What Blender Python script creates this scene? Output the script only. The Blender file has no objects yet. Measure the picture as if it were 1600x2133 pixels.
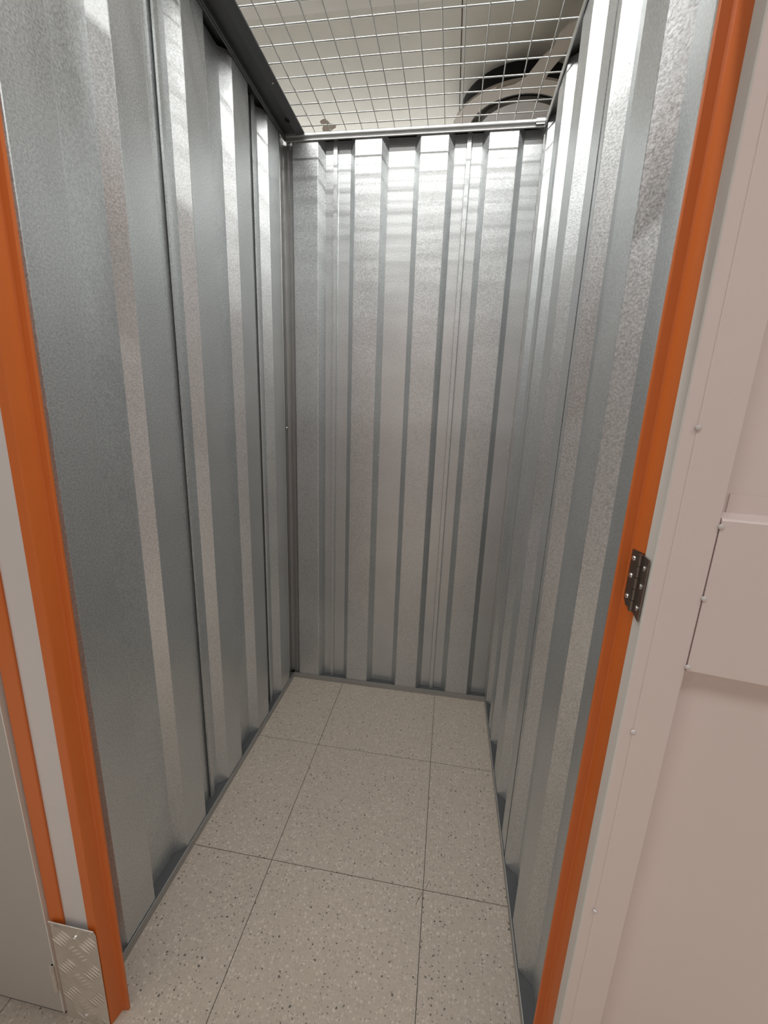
import bpy, bmesh, math, random
from mathutils import Vector, Matrix
random.seed(7)
scene = bpy.context.scene
col = scene.collection

# ------------------------------------------------------------------ camera
cam_d = bpy.data.cameras.new('camera')
cam_d.sensor_fit = 'VERTICAL'
cam_d.sensor_height = 36.0
cam_d.lens = 871.02 * 36.0 / 2133.0
cam_d.clip_start = 0.02
cam = bpy.data.objects.new('camera', cam_d)
col.objects.link(cam)
M = Matrix(((0.98732796, -0.07081688, 0.14201572),
            (0.15461116, 0.22759494, -0.96140311),
            (0.03576151, 0.97117739, 0.23565993))).to_4x4()
M.translation = (0.75852, -0.05846, 1.45727)
cam.matrix_world = M
scene.camera = cam

# ------------------------------------------------------------------ world, exposure
world = bpy.data.worlds.new('world')
scene.world = world
world.use_nodes = True
world.node_tree.nodes['Background'].inputs['Color'].default_value = (1.0, 0.97, 0.93, 1)
world.node_tree.nodes['Background'].inputs['Strength'].default_value = 0.07
vs = scene.view_settings
vs.view_transform = 'Standard'
vs.look = 'None'
vs.gamma = 1.0
vs.use_curve_mapping = False
vs.exposure = 0.06

CZ = 3.75                                   # ceiling height
# lamp rows: depth, height, positions, watts down, watts up
LAMPS = ((0.72, CZ - 0.10, (-2.95, -1.25, 0.45, 2.15, 3.85), 40.0, 0.0), (-0.85, CZ - 0.10, (-1.25, 0.45, 2.15), 14.0, 0.0),  # outer pair added for the upper side walls, corridor row for the door
         (5.60, CZ - 0.75, (-2.95, -1.25, 0.45), 0.0, 105.0))  # unseen uplight row added to brighten the ceiling

# ------------------------------------------------------------------ helpers
def link(o, parent=None):
    col.objects.link(o)
    if parent is not None:
        o.parent = parent
    return o

def tag(o, label=None, cat=None, group=None, kind=None):
    if label: o['label'] = label
    if cat: o['category'] = cat
    if group: o['group'] = group
    if kind: o['kind'] = kind
    return o

def empty(name, loc=(0, 0, 0)):
    o = bpy.data.objects.new(name, None)
    o.empty_display_size = 0.05
    o.location = loc
    return link(o)

def obj(name, verts, faces, mat, parent=None, loc=None, smooth=False):
    me = bpy.data.meshes.new(name)
    me.from_pydata([tuple(v) for v in verts], [], faces)
    bm = bmesh.new(); bm.from_mesh(me)
    bmesh.ops.recalc_face_normals(bm, faces=bm.faces)
    bm.to_mesh(me); bm.free()
    me.materials.append(mat)
    if smooth:
        for p in me.polygons: p.use_smooth = True
    o = bpy.data.objects.new(name, me)
    if loc is not None: o.location = loc
    if parent is not None and parent.type == 'EMPTY' and loc is None:
        o.location = tuple(-c for c in parent.location)
    return link(o, parent)

def prism(poly, t0, t1, f, shear=None):
    """closed 2-D polygon extruded from t0 to t1; f(a, b, t) gives the world point"""
    n = len(poly)
    v = [f(a, b, t0) for a, b in poly] + [f(a, b, t1) for a, b in poly]
    fc = [tuple(range(n)), tuple(range(2 * n - 1, n - 1, -1))]
    fc += [(i, (i + 1) % n, n + (i + 1) % n, n + i) for i in range(n)]
    return v, fc

def box(x0, x1, y0, y1, z0, z1):
    return prism([(x0, y0), (x1, y0), (x1, y1), (x0, y1)], z0, z1, lambda a, b, t: (a, b, t))

def thicken(line, t):
    """open polyline -> closed strip polygon of thickness t (offset to the left)"""
    n = len(line); off = []
    for i, p in enumerate(line):
        ns = []
        for j in (i - 1, i):
            if 0 <= j < n - 1:
                dx = line[j + 1][0] - line[j][0]; dy = line[j + 1][1] - line[j][1]
                l = math.hypot(dx, dy); ns.append((-dy / l, dx / l))
        nx = sum(k[0] for k in ns) / len(ns); ny = sum(k[1] for k in ns) / len(ns)
        c = max(0.35, nx * nx + ny * ny)
        off.append((p[0] + nx * t / c, p[1] + ny * t / c))
    return list(line) + off[::-1]

def strip_prism(line, t, t0, t1, f):
    """sheet metal: thick polyline extruded, quads only"""
    poly = thicken(line, t); n = len(line); m = 2 * n
    v = [f(a, b, t0) for a, b in poly] + [f(a, b, t1) for a, b in poly]
    fc = []
    for i in range(m):
        j = (i + 1) % m
        fc.append((i, j, m + j, m + i))
    for i in range(n - 1):
        a, b, c, d = i, i + 1, m - 2 - i, m - 1 - i
        fc.append((a, b, c, d)); fc.append((m + a, m + d, m + c, m + b))
    return v, fc

def cyl(p0, p1, r, seg=10):
    p0 = Vector(p0); p1 = Vector(p1); d = (p1 - p0).normalized()
    a = d.orthogonal().normalized(); b = d.cross(a)
    v = []
    for p in (p0, p1):
        for i in range(seg):
            t = 2 * math.pi * i / seg
            v.append(p + a * r * math.cos(t) + b * r * math.sin(t))
    fc = [(i, (i + 1) % seg, seg + (i + 1) % seg, seg + i) for i in range(seg)]
    fc += [tuple(range(seg))[::-1], tuple(range(seg, 2 * seg))]
    return v, fc

def dome(seg=10, r=0.005, h=0.003, axis=Vector((0, 0, 1))):
    """pan-head screw / rivet: rounded head on a short rim, base at the origin"""
    axis = axis.normalized(); a = axis.orthogonal().normalized(); b = axis.cross(a)
    v = []; rings = [(1.0, -0.15), (1.0, 0.35), (0.8, 0.8), (0.4, 1.0)]
    for rr, hh in rings:
        for i in range(seg):
            t = 2 * math.pi * i / seg
            v.append(a * r * rr * math.cos(t) + b * r * rr * math.sin(t) + axis * h * hh)
    fc = []
    for k in range(len(rings) - 1):
        for i in range(seg):
            j = (i + 1) % seg
            fc.append((k * seg + i, k * seg + j, (k + 1) * seg + j, (k + 1) * seg + i))
    fc.append(tuple(range(3 * seg, 4 * seg))); fc.append(tuple(range(seg))[::-1])
    return v, fc

def merge(*parts):
    V = []; F = []
    for v, f in parts:
        o = len(V); V += list(v); F += [tuple(i + o for i in q) for q in f]
    return V, F

# ------------------------------------------------------------------ materials
def new_mat(name):
    m = bpy.data.materials.new(name); m.use_nodes = True
    nt = m.node_tree
    return m, nt, nt.nodes, nt.links, nt.nodes['Principled BSDF']

def galvanised(name, base, rough, metal=0.9, grain=260.0, amp=0.06, bump=0.05):
    m, nt, N, L, P = new_mat(name)
    geo = N.new('ShaderNodeNewGeometry')
    n1 = N.new('ShaderNodeTexNoise'); n1.inputs['Scale'].default_value = grain; n1.inputs['Detail'].default_value = 3
    n2 = N.new('ShaderNodeTexNoise'); n2.inputs['Scale'].default_value = 5.0; n2.inputs['Detail'].default_value = 3
    L.new(geo.outputs['Position'], n1.inputs['Vector']); L.new(geo.outputs['Position'], n2.inputs['Vector'])
    add = N.new('ShaderNodeMath'); add.operation = 'MULTIPLY_ADD'; add.inputs[1].default_value = 0.25
    L.new(n2.outputs['Fac'], add.inputs[0]); L.new(n1.outputs['Fac'], add.inputs[2])
    cr = N.new('ShaderNodeMapRange'); cr.inputs[1].default_value = 0.35; cr.inputs[2].default_value = 0.9
    L.new(add.outputs[0], cr.inputs[0])
    mix = N.new('ShaderNodeMix'); mix.data_type = 'RGBA'
    mix.inputs[6].default_value = tuple(c * (1 - amp * 2) for c in base) + (1,)
    mix.inputs[7].default_value = tuple(min(1, c * (1 + amp * 2)) for c in base) + (1,)
    L.new(cr.outputs[0], mix.inputs[0]); L.new(mix.outputs[2], P.inputs['Base Color'])
    rr = N.new('ShaderNodeMapRange'); rr.inputs[1].default_value = 0.3; rr.inputs[2].default_value = 0.7
    rr.inputs[3].default_value = rough - 0.06; rr.inputs[4].default_value = rough + 0.06
    L.new(n1.outputs['Fac'], rr.inputs[0]); L.new(rr.outputs[0], P.inputs['Roughness'])
    P.inputs['Metallic'].default_value = metal
    b = N.new('ShaderNodeBump'); b.inputs['Strength'].default_value = bump; b.inputs['Distance'].default_value = 0.002
    L.new(n1.outputs['Fac'], b.inputs['Height']); L.new(b.outputs['Normal'], P.inputs['Normal'])
    return m

def paint(name, base, rough, wear=0.04, scale=9.0, spec=0.5):
    m, nt, N, L, P = new_mat(name)
    geo = N.new('ShaderNodeNewGeometry')
    n = N.new('ShaderNodeTexNoise'); n.inputs['Scale'].default_value = scale; n.inputs['Detail'].default_value = 6
    L.new(geo.outputs['Position'], n.inputs['Vector'])
    mix = N.new('ShaderNodeMix'); mix.data_type = 'RGBA'
    mix.inputs[6].default_value = tuple(c * (1 - wear) for c in base) + (1,)
    mix.inputs[7].default_value = tuple(min(1, c * (1 + wear)) for c in base) + (1,)
    L.new(n.outputs['Fac'], mix.inputs[0]); L.new(mix.outputs[2], P.inputs['Base Color'])
    n3 = N.new('ShaderNodeTexNoise'); n3.inputs['Scale'].default_value = 420
    L.new(geo.outputs['Position'], n3.inputs['Vector'])
    b = N.new('ShaderNodeBump'); b.inputs['Strength'].default_value = 0.03; b.inputs['Distance'].default_value = 0.001
    L.new(n3.outputs['Fac'], b.inputs['Height']); L.new(b.outputs['Normal'], P.inputs['Normal'])
    P.inputs['Roughness'].default_value = rough
    P.inputs['Specular IOR Level'].default_value = spec
    return m

def vinyl(name):
    m, nt, N, L, P = new_mat(name)
    geo = N.new('ShaderNodeNewGeometry')
    nz = N.new('ShaderNodeTexNoise'); nz.inputs['Scale'].default_value = 130; nz.inputs['Detail'].default_value = 3
    L.new(geo.outputs['Position'], nz.inputs['Vector'])
    warp = N.new('ShaderNodeVectorMath'); warp.operation = 'MULTIPLY_ADD'
    warp.inputs[1].default_value = (0.007, 0.007, 0.0)
    L.new(nz.outputs['Color'], warp.inputs[0]); L.new(geo.outputs['Position'], warp.inputs[2])
    n0 = N.new('ShaderNodeTexNoise'); n0.inputs['Scale'].default_value = 70; n0.inputs['Detail'].default_value = 4
    L.new(geo.outputs['Position'], n0.inputs['Vector'])
    base = N.new('ShaderNodeMix'); base.data_type = 'RGBA'
    base.inputs[6].default_value = (0.365, 0.315, 0.262, 1); base.inputs[7].default_value = (0.445, 0.388, 0.328, 1)
    L.new(n0.outputs['Fac'], base.inputs[0])
    prev = base.outputs[2]
    # (cell scale, share of cells, max radius in cell units, colour, opacity)
    for sc, share, rad, c, op in ((95, 0.30, 0.40, (0.58, 0.52, 0.45), 0.5), (160, 0.32, 0.42, (0.32, 0.275, 0.23), 0.6),
                                  (150, 0.24, 0.30, (0.57, 0.515, 0.45), 0.5), (60, 0.16, 0.17, (0.075, 0.07, 0.062), 0.9),
                                  (85, 0.30, 0.17, (0.11, 0.10, 0.09), 0.8), (46, 0.10, 0.15, (0.58, 0.54, 0.48), 0.7)):
        v = N.new('ShaderNodeTexVoronoi'); v.voronoi_dimensions = '2D'; v.inputs['Scale'].default_value = sc
        off = N.new('ShaderNodeVectorMath'); off.operation = 'ADD'; off.inputs[1].default_value = (sc * 0.37, sc * 0.11, 0)
        L.new(warp.outputs[0], off.inputs[0]); L.new(off.outputs[0], v.inputs['Vector'])
        sep = N.new('ShaderNodeSeparateColor'); L.new(v.outputs['Color'], sep.inputs[0])
        pick = N.new('ShaderNodeMath'); pick.operation = 'LESS_THAN'; pick.inputs[1].default_value = share
        L.new(sep.outputs[0], pick.inputs[0])
        size = N.new('ShaderNodeMath'); size.operation = 'MULTIPLY_ADD'; size.inputs[1].default_value = rad * 0.6; size.inputs[2].default_value = rad * 0.4
        L.new(sep.outputs[1], size.inputs[0])
        ins = N.new('ShaderNodeMath'); ins.operation = 'LESS_THAN'
        L.new(v.outputs['Distance'], ins.inputs[0]); L.new(size.outputs[0], ins.inputs[1])
        f = N.new('ShaderNodeMath'); f.operation = 'MULTIPLY'; L.new(pick.outputs[0], f.inputs[0]); L.new(ins.outputs[0], f.inputs[1])
        f2 = N.new('ShaderNodeMath'); f2.operation = 'MULTIPLY'; f2.inputs[1].default_value = op; L.new(f.outputs[0], f2.inputs[0])
        mx = N.new('ShaderNodeMix'); mx.data_type = 'RGBA'; mx.inputs[7].default_value = c + (1,)
        L.new(f2.outputs[0], mx.inputs[0]); L.new(prev, mx.inputs[6]); prev = mx.outputs[2]
    L.new(prev, P.inputs['Base Color'])
    P.inputs['Roughness'].default_value = 0.55
    P.inputs['Specular IOR Level'].default_value = 0.3
    return m

def plaster(name, base, spot):
    m, nt, N, L, P = new_mat(name)
    geo = N.new('ShaderNodeNewGeometry')
    n = N.new('ShaderNodeTexNoise'); n.inputs['Scale'].default_value = 1.6; n.inputs['Detail'].default_value = 5
    n2 = N.new('ShaderNodeTexNoise'); n2.inputs['Scale'].default_value = 14; n2.inputs['Detail'].default_value = 6; n2.inputs['Roughness'].default_value = 0.7
    L.new(geo.outputs['Position'], n.inputs['Vector']); L.new(geo.outputs['Position'], n2.inputs['Vector'])
    a = N.new('ShaderNodeMix'); a.data_type = 'RGBA'
    a.inputs[6].default_value = tuple(c * 0.93 for c in base) + (1,); a.inputs[7].default_value = tuple(c * 1.06 for c in base) + (1,)
    L.new(n.outputs['Fac'], a.inputs[0])
    r = N.new('ShaderNodeMapRange'); r.inputs[1].default_value = 0.66; r.inputs[2].default_value = 0.76; r.inputs[4].default_value = 0.55
    L.new(n2.outputs['Fac'], r.inputs[0])
    b = N.new('ShaderNodeMix'); b.data_type = 'RGBA'; b.inputs[7].default_value = spot + (1,)
    L.new(r.outputs[0], b.inputs[0]); L.new(a.outputs[2], b.inputs[6]); L.new(b.outputs[2], P.inputs['Base Color'])
    P.inputs['Roughness'].default_value = 0.8
    return m

def flat(name, base, rough=0.5, metal=0.0):
    m, nt, N, L, P = new_mat(name)
    n = N.new('ShaderNodeTexNoise'); n.inputs['Scale'].default_value = 60
    mix = N.new('ShaderNodeMix'); mix.data_type = 'RGBA'
    mix.inputs[6].default_value = tuple(c * 0.95 for c in base) + (1,); mix.inputs[7].default_value = tuple(min(1, c * 1.05) for c in base) + (1,)
    L.new(n.outputs['Fac'], mix.inputs[0]); L.new(mix.outputs[2], P.inputs['Base Color'])
    P.inputs['Roughness'].default_value = rough; P.inputs['Metallic'].default_value = metal
    return m

GALV = galvanised('galvanised_sheet', (0.60, 0.622, 0.628), 0.385, 0.80, 240.0, 0.12, 0.12)
RAIL = galvanised('galvanised_rail', (0.52, 0.525, 0.52), 0.42)
BASERAIL = galvanised('dull_base_rail', (0.40, 0.40, 0.39), 0.5, 0.6)
WEB = galvanised('shaded_rail_web', (0.085, 0.09, 0.092), 0.6, 0.4)  # shade of the valley recess put into the web colour
SHADEDRAIL = galvanised('shaded_steel_rail', (0.16, 0.165, 0.17), 0.5)  # darker than the other rails: shadowed underside put into the colour
WIRE = flat('zinc_wire', (0.60, 0.60, 0.58), 0.34, 0.85)
SCREW = flat('bright_screw', (0.80, 0.79, 0.77), 0.25, 1.0)
ORANGE = paint('orange_paint', (0.63, 0.150, 0.024), 0.42, 0.03)
DOORPAINT = paint('pink_cast_white_paint', (0.77, 0.675, 0.645), 0.38, 0.02)  # white paint with the pink cast of the light in its colour
WHITE = paint('cool_white_paint', (0.66, 0.645, 0.64), 0.40, 0.02)
EDGE = paint('lit_edge_paint', (0.72, 0.72, 0.68), 0.40, 0.02)  # lighter copy of the white paint; light on the edge plane painted in
CORRPAINT = paint('corridor_wall_paint', (0.46, 0.39, 0.365), 0.5, 0.02)
GREYDOOR = paint('warm_grey_paint', (0.44, 0.425, 0.39), 0.45, 0.02)
VINYL = vinyl('speckled_vinyl')
GROUT = flat('dark_joint', (0.06, 0.055, 0.05), 0.9)
CEIL = plaster('ceiling_board', (0.60, 0.597, 0.555), (0.19, 0.13, 0.10))
CEIL2 = plaster('ceiling_board_pale', (0.72, 0.72, 0.70), (0.28, 0.22, 0.20))
HINGE = flat('brushed_steel_hinge', (0.24, 0.215, 0.19), 0.36, 1.0)
CHECKER = galvanised('checker_plate_aluminium', (0.78, 0.755, 0.71), 0.34, 0.9, 60.0, 0.03, 0.0)
BLACK = flat('black_void', (0.012, 0.012, 0.012), 0.8)
BEIGE = paint('beige_duct_paint', (0.44, 0.40, 0.35), 0.6, 0.04)
GREYDUCT = paint('grey_duct_paint', (0.36, 0.345, 0.33), 0.6, 0.04)
LAMPBODY = flat('lamp_white', (0.8, 0.8, 0.8), 0.4)

W, D, ZB, ZT = 1.0345, 1.8934, 0.0262, 2.535

# ------------------------------------------------------------------ floor
floor = obj('floor', *box(-5.0, 6.0, -1.6, 8.0, -0.06, -0.0035), GROUT)
tag(floor, 'beige speckled vinyl tile floor with dark joints and specks', 'floor', kind='structure')
TA, TBY = 0.2771, 1.4530
tv, tf = box(0.001, 0.499, 0.001, 0.499, -0.0034, 0.0)
tme = bpy.data.meshes.new('tile'); tme.from_pydata(tv, [], tf); tme.materials.append(VINYL)
bm = bmesh.new(); bm.from_mesh(tme); bmesh.ops.recalc_face_normals(bm, faces=bm.faces); bm.to_mesh(tme); bm.free()
for i in range(-5, 6):
    for j in range(-6, 2):
        o = bpy.data.objects.new('tile', tme); o.location = (TA + 0.5 * i, TBY + 0.5 * (j - 0), 0)
        link(o, floor)

for (x0, y0, x1, y1) in ((0.7565, 0.907, 0.7745, 0.944), (0.7835, 0.957, 0.7960, 0.985)):
    obj('scuff_mark', *prism([(x0, y0), (x0 + 0.0012, y0 - 0.0004), (x1 + 0.0010, y1 - 0.0004), (x1, y1)], 0.00005, 0.0003, lambda a, b, t: (a, b, t)), GROUT, floor)
obj('screed', *box(-5.0, 6.0, 1.956, 8.0, -0.0034, -0.0005), VINYL, floor)

# ------------------------------------------------------------------ corrugated walls
FL, SL, VL = 0.108, 0.026, 0.107       # rib face, slope, valley
DF, DV = 0.004, 0.036                  # depth behind the rail lip

def corrugation(s0, s1, first, period):
    """profile (s, depth) between s0 and s1 for ribs starting at first + k*period"""
    knots = []
    k = -4
    while first + k * period < s1 + period:
        a = first + k * period
        knots += [(a - 0.0009, DF + 0.0007), (a + 0.0015, DF), (a + FL - 0.0015, DF), (a + FL + 0.0009, DF + 0.0007), (a + FL + SL, DV), (a + period - SL, DV)]
        k += 1
    def d_at(s):
        for (a, da), (b, db) in zip(knots, knots[1:]):
            if a <= s <= b: return da + (db - da) * (s - a) / (b - a)
    out = [(s0, d_at(s0))]
    out += [k_ for k_ in knots if s0 + 1e-4 < k_[0] < s1 - 1e-4]
    out.append((s1, d_at(s1)))
    return out

def corr_wall(name, label, f, s0, s1, first, period, seams, style, rail_mat, ztop=ZT, group=None):
    root = empty(name)
    tag(root, label, 'wall', kind='structure')
    cuts = [s0] + [s for s in seams] + [s1]
    for a, b in zip(cuts, cuts[1:]):
        if style == 'lap':
            line = corrugation(a + (0.0245 if a != s0 else 0), b - (0.004 if b != s1 else 0), first, period)
            if a != s0:      # raised overlapping rib over the joint
                line = [(a - 0.001, DV - 0.0065), (a + 0.001, DV - 0.012), (a + 0.017, DV - 0.012), (a + 0.0195, DV - 0.002), (a + 0.022, DV)] + line
            if b != s1:
                line = line + [(b + 0.010, DV + 0.0002)]
        else:
            line = corrugation(a + (0.0055 if a != s0 else 0), b - (0.0055 if b != s1 else 0), first, period)
            if a != s0: line = [(line[0][0] + 0.001, DF + 0.045), (line[0][0], DF + 0.002)] + line
            if b != s1: line = line + [(line[-1][0] + 0.0003, DF + 0.001), (line[-1][0], DF + 0.045)]
        seen = [line[0]]
        for p in line[1:]:
            if math.hypot(p[0] - seen[-1][0], p[1] - seen[-1][1]) > 2e-4: seen.append(p)
        obj('wall_panel', *strip_prism(seen, 0.0009, ZB, ztop, f), GALV, root)
    return root

fl = lambda s, d, z: (-d, s, z)
fr = lambda s, d, z: (W + d, s, z)
fb = lambda s, d, z: (s, D + d, z)
RAILP = [(0, 0), (0, 0.0292), (0.0020, 0.0292), (0.0022, 0.0255), (0.0022, 0)]
WEBP = [(0.0023, 0), (0.0023, 0.0255), (0.0755, 0.0255), (0.0755, 0)]

wall_left = corr_wall('wall_left', 'corrugated galvanised steel wall on the left of the storage unit', fl, 0.566, 1.832, 0.657, 0.2672, [1.106, 1.641], 'lap', RAIL)
wall_back = corr_wall('wall_back', 'corrugated galvanised steel wall at the back of the storage unit', fb, 0.030, 1.0355, 0.030, 0.2672, [0.199, 0.745], 'lap', RAIL)
wall_right = corr_wall('wall_right', 'corrugated galvanised steel wall on the right beside the hinged door', fr, 0.566, 1.927, 0.788, 0.2685, [1.086, 1.619], 'gap', RAIL)

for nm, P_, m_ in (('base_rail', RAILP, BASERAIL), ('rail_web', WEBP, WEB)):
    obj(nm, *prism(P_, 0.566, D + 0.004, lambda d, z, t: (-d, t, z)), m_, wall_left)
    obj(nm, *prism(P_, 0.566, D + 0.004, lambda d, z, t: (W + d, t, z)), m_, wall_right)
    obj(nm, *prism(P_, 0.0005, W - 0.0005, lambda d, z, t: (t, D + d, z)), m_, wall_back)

# back top rail: two-step folded capping
TOPP = [(0.0, 2.5225), (-0.002, 2.5245), (-0.002, 2.5325), (0.0005, 2.5345), (-0.005, 2.5375), (-0.006, 2.5405), (-0.006, 2.5475), (-0.003, 2.5505),
        (0.0758, 2.5505), (0.0758, 2.5485), (0.0016, 2.5485), (0.0016, 2.5225)]
obj('top_rail', *prism(TOPP, 0.0, W - 0.002, lambda d, z, t: (t, D + d, z)), RAIL, wall_back)
obj('rail_clip', *prism([(-0.0085, 2.530), (-0.0085, 2.549), (-0.006, 2.5525), (0.012, 2.5525), (0.012, 2.5507), (-0.0061, 2.5507), (-0.0061, 2.530)],
    W - 0.036, W - 0.004, lambda d, z, t: (t, D + d, z)), RAIL, wall_back)
obj('top_rail', *prism([(0.0, 2.5225), (-0.002, 2.5245), (-0.002, 2.5485), (0.0, 2.5505), (0.0758, 2.5505), (0.0758, 2.5485), (0.0016, 2.5485), (0.0016, 2.5225)],
    0.566, D + 0.05, lambda d, z, t: (W + d, t, z)), RAIL, wall_right)
# left top rail: lip, then a broad flange that carries the mesh
LT = [(0.0, 2.5215), (0.002, 2.5235), (0.002, 2.529), (0.0045, 2.531), (0.0045, 2.538), (0.002, 2.540), (0.002, 2.5475), (0.048, 2.5475), (0.052, 2.5405), (0.0835, 2.5465),
      (0.0845, 2.5505), (-0.0758, 2.5505), (-0.0758, 2.5485), (-0.0016, 2.5485), (-0.0016, 2.5215)]
obj('top_rail', *prism(LT, 0.566, D - 0.0065, lambda x, z, t: (x, t, z)), SHADEDRAIL, wall_left)

# unseen sheets added to stop light leaking through the panel gaps
obj('light_stop_sheet', *box(-0.0775, -0.0760, 0.566, 1.972, 0.0, 2.5505), RAIL, wall_left)
obj('light_stop_sheet', *box(W + 0.0760, W + 0.0775, 0.566, 1.972, 0.0, 2.5505), RAIL, wall_right)
obj('light_stop_sheet', *box(-0.0775, W + 0.0775, 1.9722, 1.9737, 0.0, 2.5505), RAIL, wall_back)
# corner posts
obj('corner_post', *strip_prism([(-0.006, 1.834), (-0.034, 1.838), (-0.034, 1.880), (-0.022, 1.886), (-0.018, 1.915), (-0.004, 1.917), (-0.001, 1.908), (0.004, 1.908),
    (0.007, 1.917), (0.018, 1.917), (0.029, 1.899)], 0.001, ZB, 2.5480, lambda a, b, t: (a, b, t)), RAIL, wall_left)
obj('corner_post', *strip_prism([(1.0345, 1.926), (1.0345, 1.9085), (1.0395, 1.9085)], 0.001, ZB, 2.5480, lambda a, b, t: (a, b, t)), RAIL, wall_right)

def screw(parent, p, axis, r=0.004, h=0.003, mat=None, name='screw'):
    v, f = dome(10, r, h, Vector(axis))
    pp = Vector(p)
    return obj(name, [x + pp for x in v], f, mat or SCREW, parent, smooth=False)

for x, y, z in ((0.3116, D + DF, 1.248), (0.4322, D + DF - 0.0002, 1.2496), (0.4160, D + 0.0215, 2.5090), (0.4160, D + 0.0205, 0.062), (1.0290, D + DV, 1.3105)):
    screw(wall_back, (x, y, z), (0, -1, 0), 0.0035, 0.003)
screw(wall_left, (-0.0165, 1.888, 1.360), (0.8, -0.6, 0), 0.005, 0.006)
screw(wall_left, (0.068, 1.61, 2.5432), (0.1, 0, -1), 0.0035, 0.002)
obj('rail_hook', *merge(box(0.040, 0.046, 1.795, 1.80, 2.538, 2.5475), box(0.046, 0.056, 1.793, 1.802, 2.536, 2.540)), BLACK, wall_left)

# ------------------------------------------------------------------ door frames (front)
def leaned(k, z0):
    return lambda a, b, t: (a + k * (t - z0), b, t)
LEAN = leaned(0.008, 0.6)
LEANR = leaned(0.004, 1.0)
jl = [(0.0415, 0.5255), (0.0590, 0.5255), (0.0615, 0.5262), (0.0628, 0.5285), (0.0680, 0.5500), (0.0690, 0.5523), (0.0715, 0.5535), (0.0825, 0.5550), (0.0840, 0.5565), (0.0835, 0.5605), (0.0, 0.5625)]
trim_1 = obj('trim_1', *strip_prism(jl, 0.0014, 0.0005, 2.05, LEAN), ORANGE)
tag(trim_1, 'orange painted steel door jamb at the left of the open unit', 'door jamb', kind='structure')
jr = [(1.0900, 0.5255), (1.0360, 0.5255), (1.0330, 0.5262), (1.0312, 0.5290), (1.0250, 0.5500), (1.0240, 0.5523), (1.0220, 0.5535), (1.0110, 0.5550), (1.0095, 0.5565), (1.0100, 0.5605), (1.0345, 0.5625)]
trim_2 = obj('trim_2', *strip_prism(jr, -0.0014, 0.0005, 2.05, LEANR), ORANGE)
tag(trim_2, 'orange painted steel door jamb on the right carrying the hinge', 'door jamb', kind='structure')
trim_3 = obj('trim_3', *strip_prism([(-0.075, 0.5475), (-0.0630, 0.5475), (-0.0600, 0.5280), (-0.0575, 0.5255), (-0.0230, 0.5255), (-0.0215, 0.5270), (-0.0215, 0.5320)], 0.0014, 0.0005, 2.05, LEAN), ORANGE)
tag(trim_3, 'narrow orange jamb strip of the neighbouring closed grey door', 'door jamb', kind='structure')
trim_4 = obj('trim_4', *prism([(0.5255, 2.05), (0.5255, 2.09), (0.5625, 2.09), (0.5625, 2.045), (0.5550, 2.035), (0.5530, 2.0500), (0.5290, 2.0520)], -0.93, 1.09, lambda y, z, t: (t, y, z)), ORANGE)
tag(trim_4, 'orange painted steel door head across the top of the doorway', 'door head', kind='structure')
wall_front = obj('wall_front', *prism([(-0.0225, 0.5300), (0.0435, 0.5300), (0.0435, 0.5330), (-0.0225, 0.5330)], 0.0005, 2.05, LEAN), WHITE)
tag(wall_front, 'narrow white infill panel between the two orange jambs at left', 'wall panel', kind='structure')
obj('front_panel', *box(1.0910, 2.1, 0.5300, 0.5345, 0.0005, 2.0895), WHITE, wall_front)
obj('front_panel', *box(-2.0, -0.9350, 0.5300, 0.5345, 0.0005, 2.5205), WHITE, wall_front)
obj('header_panel', *box(-0.9, 2.1, 0.5300, 0.5345, 2.0905, 2.5205), WHITE, wall_front)

# ------------------------------------------------------------------ checker plate kick panel
kp = empty('kick_plate', (0, 0.52, 0))
tag(kp, 'aluminium checker plate kick panel at the foot of the white infill panel', 'kick plate')
obj('plate', *prism([(0.5215, 0.0008), (0.5215, 0.296), (0.5180, 0.3150), (0.5195, 0.3160), (0.5236, 0.297), (0.5236, 0.0008)], -0.0565, 0.0575, lambda y, z, t: (t + 0.008 * (z - 0.6) + 0.003, y, z)), CHECKER, kp)
bar_line = []
bn = 9
bv = []
for i in range(bn):
    t = i / (bn - 1) * 2 - 1
    w = 0.0028 * math.sqrt(max(0.0, 1 - t * t)) + 0.0002
    bow = 0.002 * (1 - t * t)
    bv += [(t * 0.0175, 0.0, bow - w), (t * 0.0175, -0.0030 * (1 - t * t) - 0.0001, bow), (t * 0.0175, 0.0, bow + w)]
bf = []
for i in range(bn - 1):
    a = i * 3; b = a + 3
    bf += [(a, a + 1, b + 1, b), (a + 1, a + 2, b + 2, b + 1)]
bme = bpy.data.meshes.new('tread_bar'); bme.from_pydata(bv, [], bf); bme.materials.append(CHECKER)
for p in bme.polygons: p.use_smooth = True
def cluster(cx, cz, ang, n=5):
    for i in range(n):
        o_ = (i - (n - 1) / 2) * 0.0105
        x = cx - math.sin(ang) * o_; z = cz + math.cos(ang) * o_
        ex = abs(math.cos(ang)) * 0.0175
        lo, hi = -0.0577 + 0.008 * (z - 0.6) + 0.0015, 0.0585 + 0.008 * (z - 0.6) + 0.0015
        if x - ex < lo or x + ex > hi:
            x0, x1 = max(lo, x - ex), min(hi, x + ex)
            if x1 - x0 < 0.012: continue
            sc = (x1 - x0) / (2 * ex); dx = (x0 + x1) / 2 - x
            x += dx; z += dx * math.tan(ang)
        else: sc = 1
        if z < 0.012 or z > 0.287: continue
        o = bpy.data.objects.new('tread_bar', bme)
        o.location = (x, 0.5215 - 0.52, z); o.rotation_euler = (0, -ang, 0); o.scale = (sc, 1, 1)
        link(o, kp)
for k in range(4):
    cluster(-0.032, 0.263 - 0.0885 * k, math.radians(-41)); cluster(0.036, 0.262 - 0.0885 * k, math.radians(-41))
    cluster(0.001, 0.222 - 0.0885 * k, math.radians(41))
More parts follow.
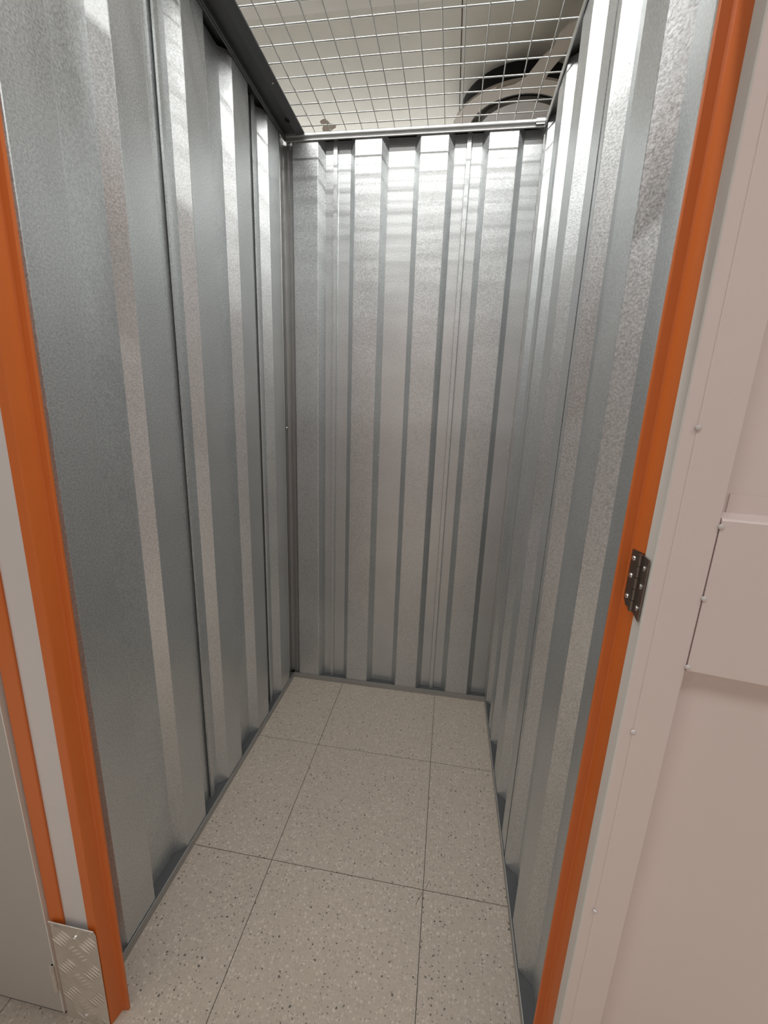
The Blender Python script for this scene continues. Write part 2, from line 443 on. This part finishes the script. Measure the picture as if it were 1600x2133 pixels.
for p in ((0.005, 0.5215, 0.279), (-0.003, 0.5215, 0.024)):
    screw(kp, p, (0, -1, 0), 0.0055, 0.004)
for p in ((-0.048, 0.5200, 0.303), (0.047, 0.5200, 0.303)):
    screw(kp, p, (0, -1, -0.2), 0.0018, 0.001)

# ------------------------------------------------------------------ neighbouring closed door
door_2 = obj('door_2', *merge(box(-0.93, -0.0655, 0.5205, 0.5455, 0.012, 2.03)), GREYDOOR)
tag(door_2, 'closed warm grey door of the neighbouring unit at lower left', 'door', kind='structure')
obj('door_edge', *box(-0.0660, -0.0635, 0.5195, 0.5455, 0.012, 2.03), EDGE, door_2)
obj('hinge_knuckle', *merge(cyl((-0.0695, 0.5165, 0.092), (-0.0695, 0.5165, 0.176), 0.0042, 12), box(-0.071, -0.064, 0.5166, 0.5196, 0.092, 0.176)), CHECKER, door_2)
obj('bottom_gap_shade', *box(-0.92, -0.068, 0.524, 0.540, 0.001, 0.012), BLACK, door_2)  # black strip painted in for the shaded gap under the door

# ------------------------------------------------------------------ open door on the right (swung far back)
PHI = math.radians(80)
HX, HY = 1.0280, 0.4940
ds = (math.sin(PHI), -math.cos(PHI)); dn = (-math.cos(PHI), -math.sin(PHI))
def fd(s, n, z): return (HX + ds[0] * s + dn[0] * n + 0.004 * (z - 1.2), HY + ds[1] * s + dn[1] * n, z)
def dbox(s0, s1, n0, n1, z0, z1, mat, parent, name):
    return obj(name, *prism([(s0, n0), (s1, n0), (s1, n1), (s0, n1)], z0, z1, lambda a, b, t: fd(a, b, t)), mat, parent)
Z0, Z1, DW = 0.02, 2.03, 0.955
door_1 = obj('door_1', *prism([(0.001, -0.0275), (DW, -0.0275), (DW, -0.0215), (0.001, -0.0215)], Z0, Z1, fd), DOORPAINT)
tag(door_1, 'open white steel door swung back beside the right orange jamb', 'door', kind='structure')
obj('door_edge', *strip_prism([(-0.003, -0.0285), (-0.0040, -0.0275), (-0.0008, -0.0025), (0.0008, -0.0012)], -0.0012, Z0, Z1, fd), EDGE, door_1)
obj('edge_return', *strip_prism([(0.0008, -0.0012), (0.0022, -0.0008), (0.0300, -0.0008)], -0.001, Z0, Z1, fd), DOORPAINT, door_1)
obj('hinge_stile', *strip_prism([(0.0155, 0.0), (0.0580, 0.0), (0.0592, -0.0010), (0.0594, -0.0200)], -0.0010, Z0, Z1, fd), DOORPAINT, door_1)
obj('latch_stile', *strip_prism([(DW - 0.06, -0.0200), (DW - 0.0598, -0.001), (DW - 0.058, 0.0), (DW, 0.0), (DW + 0.0005, -0.0275)], -0.0010, Z0, Z1, fd), DOORPAINT, door_1)
# stiffener box across the door
bx = [(-0.021, 1.1385), (-0.0015, 1.1385), (0.0005, 1.1405), (0.0005, 1.3435), (-0.0015, 1.3460), (-0.021, 1.3510)]
obj('stiffener_box', *prism(bx, 0.0603, DW - 0.062, lambda n, z, s: fd(s, n, z)), DOORPAINT, door_1)
obj('box_upstand', *prism([(-0.0212, 1.3475), (-0.0195, 1.3475), (-0.0195, 1.3740), (-0.0212, 1.3740)], 0.0700, DW - 0.07, lambda n, z, s: fd(s, n, z)), DOORPAINT, door_1)
for z in (1.451, 1.031, 0.693, 0.27, 1.85):
    screw(door_1, fd(0.0160, 0.0006, z), (dn[0], dn[1], 0), 0.0034, 0.0026, WHITE, 'rivet')
for z in (1.336, 1.2425, 1.1455):
    screw(door_1, fd(0.0606, 0.0008, z), (dn[0], dn[1], 0), 0.0034, 0.0026, WHITE, 'rivet')

# hinge: one leaf on the jamb reveal, one on the door edge
HZ0, HZ1 = 1.198, 1.281
def sh(p, z): return (p[0] + 0.004 * (z - 1.0), p[1])
ja = Vector((1.0250, 0.5500)); jb = Vector((1.0312, 0.5290)); jd = (jb - ja).normalized(); jn = Vector((-abs(jd.y), -abs(jd.x)))
jn = Vector((jd.y, -jd.x)) if Vector((jd.y, -jd.x)).x < 0 else Vector((-jd.y, jd.x))
def fj(a, n, z):
    p = ja + jd * a + jn * n
    return (p.x + 0.004 * (z - 1.0), p.y, z)
hinge = obj('hinge', *prism([(0.0005, HZ0 + 0.010), (0.006, HZ0), (0.0225, HZ0), (0.0225, HZ1), (0.0005, HZ1)], 0.0006, 0.0022, lambda a, z, n: fj(a, n, z)), HINGE, door_1)
obj('hinge_leaf', *prism([(-0.0270, HZ0), (-0.0060, HZ0 - 0.004), (-0.0060, HZ1), (-0.0270, HZ1)], -0.0030, -0.0014, lambda n, z, s: fd(s - 0.0032 * (-n) / 0.0275 - 0.0006, n, z)), HINGE, hinge)
kc = fd(-0.0080, -0.0300, 1.24)
L_ = (HZ1 - HZ0) / 5
for i in range(5):
    obj('knuckle', *cyl((kc[0], kc[1], HZ0 + i * L_ + 0.0004), (kc[0], kc[1], HZ0 + (i + 1) * L_ - 0.0004), 0.0038 if i % 2 == 0 else 0.0036, 14), HINGE, hinge, smooth=False)
for z in (HZ0 + 0.014, (HZ0 + HZ1) / 2 + 0.004, HZ1 - 0.012):
    p = fj(0.0055, 0.0022, z); screw(hinge, p, (jn.x, jn.y, 0), 0.0036, 0.0018)
    p = fd(-0.0054, -0.0150, z - 0.003); screw(hinge, p, (-ds[0], -ds[1], 0), 0.0038, 0.0018)

# ------------------------------------------------------------------ wire mesh roof
mesh_root = empty('wire_mesh', (0.5, 1.2, 2.556))
tag(mesh_root, 'welded wire mesh panel stretched over the top of the storage unit', 'wire mesh')
MZ = 2.5530
K = (2.5555 - 1.4573) / (2.57 - 1.4573)
kx = lambda x: 0.7585 + (x - 0.7585) * K
ky = lambda y: -0.0585 + (y + 0.0585) * K
ys = [1.955, 1.889, 1.827, 1.765, 1.7015, 1.636, 1.571, 1.503, 1.434]
while ys[-1] > 0.68: ys.append(ys[-1] - 0.0685)
ys = [ky(y) for y in ys]
for y in ys:
    obj('wire', *cyl((-0.03, y, MZ + 0.0042), (1.0 * W + 0.028, y, MZ + 0.0042), 0.0024, 8), WIRE, mesh_root, smooth=True)
for k in range(-2, 15):
    x = kx(0.119 + 0.0667 * k)
    if x > W + 0.03: continue
    obj('wire', *cyl((x, 0.575, MZ), (x, 1.945, MZ), 0.0019, 8), WIRE, mesh_root, smooth=True)

# ------------------------------------------------------------------ ceiling and what hangs from it
ceiling = obj('ceiling', *box(-6, 7, -4, 9, CZ + 0.012, CZ + 0.08), GROUT)
tag(ceiling, 'grey stained board ceiling above the wire mesh', 'ceiling', kind='structure')
xs = [-6, -2.6, -0.71, 0.655, 2.1, 4.2, 7]
for x0, x1 in zip(xs, xs[1:]):
    obj('ceiling_board', *box(x0 + 0.003, x1 - 0.003, 2.955, 8.99, CZ, CZ + 0.011), CEIL, ceiling)
    obj('ceiling_board', *box(x0 + 0.003, x1 - 0.003, -3.99, 2.945, CZ - 0.012, CZ + 0.011), CEIL2, ceiling)
# old damp patch on a board
sv = []
for i in range(18):
    t = 2 * math.pi * i / 18; r = 0.055 + 0.014 * math.sin(3 * t + 1) + 0.008 * math.cos(5 * t)
    sv.append((-0.433 + r * math.cos(t), 3.962 + r * 1.35 * math.sin(t)))
obj('damp_patch', *prism(sv, CZ - 0.0015, CZ, lambda a, b, t: (a, b, t)), flat('rust_stain', (0.13, 0.10, 0.07), 0.9), ceiling)

vent = empty('ceiling_vent', (1.115, 3.874, 3.6))
tag(vent, 'round ceiling air outlet with concentric rings above the back corner', 'ceiling vent')
def ring(name, c, r0, r1, z0, z1, mat, seg=56):
    v = []; f = []
    for i in range(seg):
        t = 2 * math.pi * i / seg
        for r, z in ((r0, z0), (r1, z0), (r1, z1), (r0, z1)):
            v.append((c[0] + r * math.cos(t), c[1] + r * math.sin(t), z))
    for i in range(seg):
        a = 4 * i; b = 4 * ((i + 1) % seg)
        for k in range(4): f.append((a + k, a + (k + 1) % 4, b + (k + 1) % 4, b + k))
    return obj(name, v, f, mat, vent)
VC = (1.105, 3.865)
ring('neck', VC, 0.40, 0.435, 3.615, CZ, BLACK)  # neck coloured black for its shadowed near side
ring('flange', VC, 0.372, 0.495, 3.60, 3.615, BEIGE)
ring('throat', VC, 0.362, 0.3715, 3.60, 3.70, BLACK)  # black colour carries the shade of the gap inside the ring
st = [(0.90, 3.425), (0.943, 3.411), (1.018, 3.391), (1.060, 3.360), (1.093, 3.323), (1.125, 3.255), (1.15, 3.193), (1.178, 3.155), (1.204, 3.127), (1.215, 3.07), (1.221, 3.024), (1.264, 2.966), (1.325, 2.93),
      (1.40, 2.99), (1.326, 3.097), (1.278, 3.177), (1.227, 3.297), (1.201, 3.392), (1.10, 3.43)]
obj('strap', *prism(st, 3.592, 3.5995, lambda a, b, t: (a, b, t)), BEIGE, vent)
ring('core', (1.12, 3.90), 0.0, 0.315, 3.605, 3.640, GREYDUCT)
ring('core_stem', (1.12, 3.90), 0.0, 0.10, 3.640, CZ, BLACK)

# ------------------------------------------------------------------ corridor behind the camera
wall_corridor = obj('wall_corridor', *box(-3.0, 4.0, -1.40, -1.34, 0.0, 2.55), CORRPAINT)
tag(wall_corridor, 'white partition wall across the corridor facing the unit', 'wall', kind='structure')

# ------------------------------------------------------------------ linear ceiling lamps; corridor and rear rows are added fill
for row, (LY, LZ, LX, LW, LU) in enumerate(LAMPS):
    for i, x in enumerate(LX):
        lamp = empty('ceiling_lamp', (x, LY, LZ))
        where = ('over the unit fronts', 'added over the corridor to light the door', 'added out of view beyond the back wall to light the ceiling')[row]
        tag(lamp, 'linear white luminaire ' + where + ((', leftmost of its row', ', middle one of its row', ', rightmost of its row') if len(LX) == 3 else (', leftmost of its row', ', second from the left', ', middle one of its row', ', second from the right', ', rightmost of its row'))[i], 'lamp', 'linear ceiling luminaires')
        if LU:
            obj('housing', *box(x - 0.80, x + 0.80, LY - 0.08, LY + 0.08, LZ + 0.004, LZ + 0.05), LAMPBODY, lamp)
            for dx in (-0.6, 0.6):
                obj('hanger', *cyl((x + dx, LY, LZ + 0.055), (x + dx, LY, CZ), 0.004, 6), WIRE, lamp)
        else:
            obj('housing', *box(x - 0.80, x + 0.80, LY - 0.08, LY + 0.08, LZ + 0.004, CZ - 0.013), LAMPBODY, lamp)
        for power, dz, rx in ((LW, 0.0, 0.0), (LU, 0.054, math.pi)):
            if not power: continue
            ld = bpy.data.lights.new('ceiling_lamp_light', 'AREA')
            ld.shape = 'RECTANGLE'; ld.size = 1.55; ld.size_y = 0.10; ld.energy = power; ld.color = (1.0, 0.985, 0.955)
            lo = bpy.data.objects.new('ceiling_lamp_light', ld); lo.location = (0, 0, dz); lo.rotation_euler = (rx, 0, 0)
            link(lo, lamp)
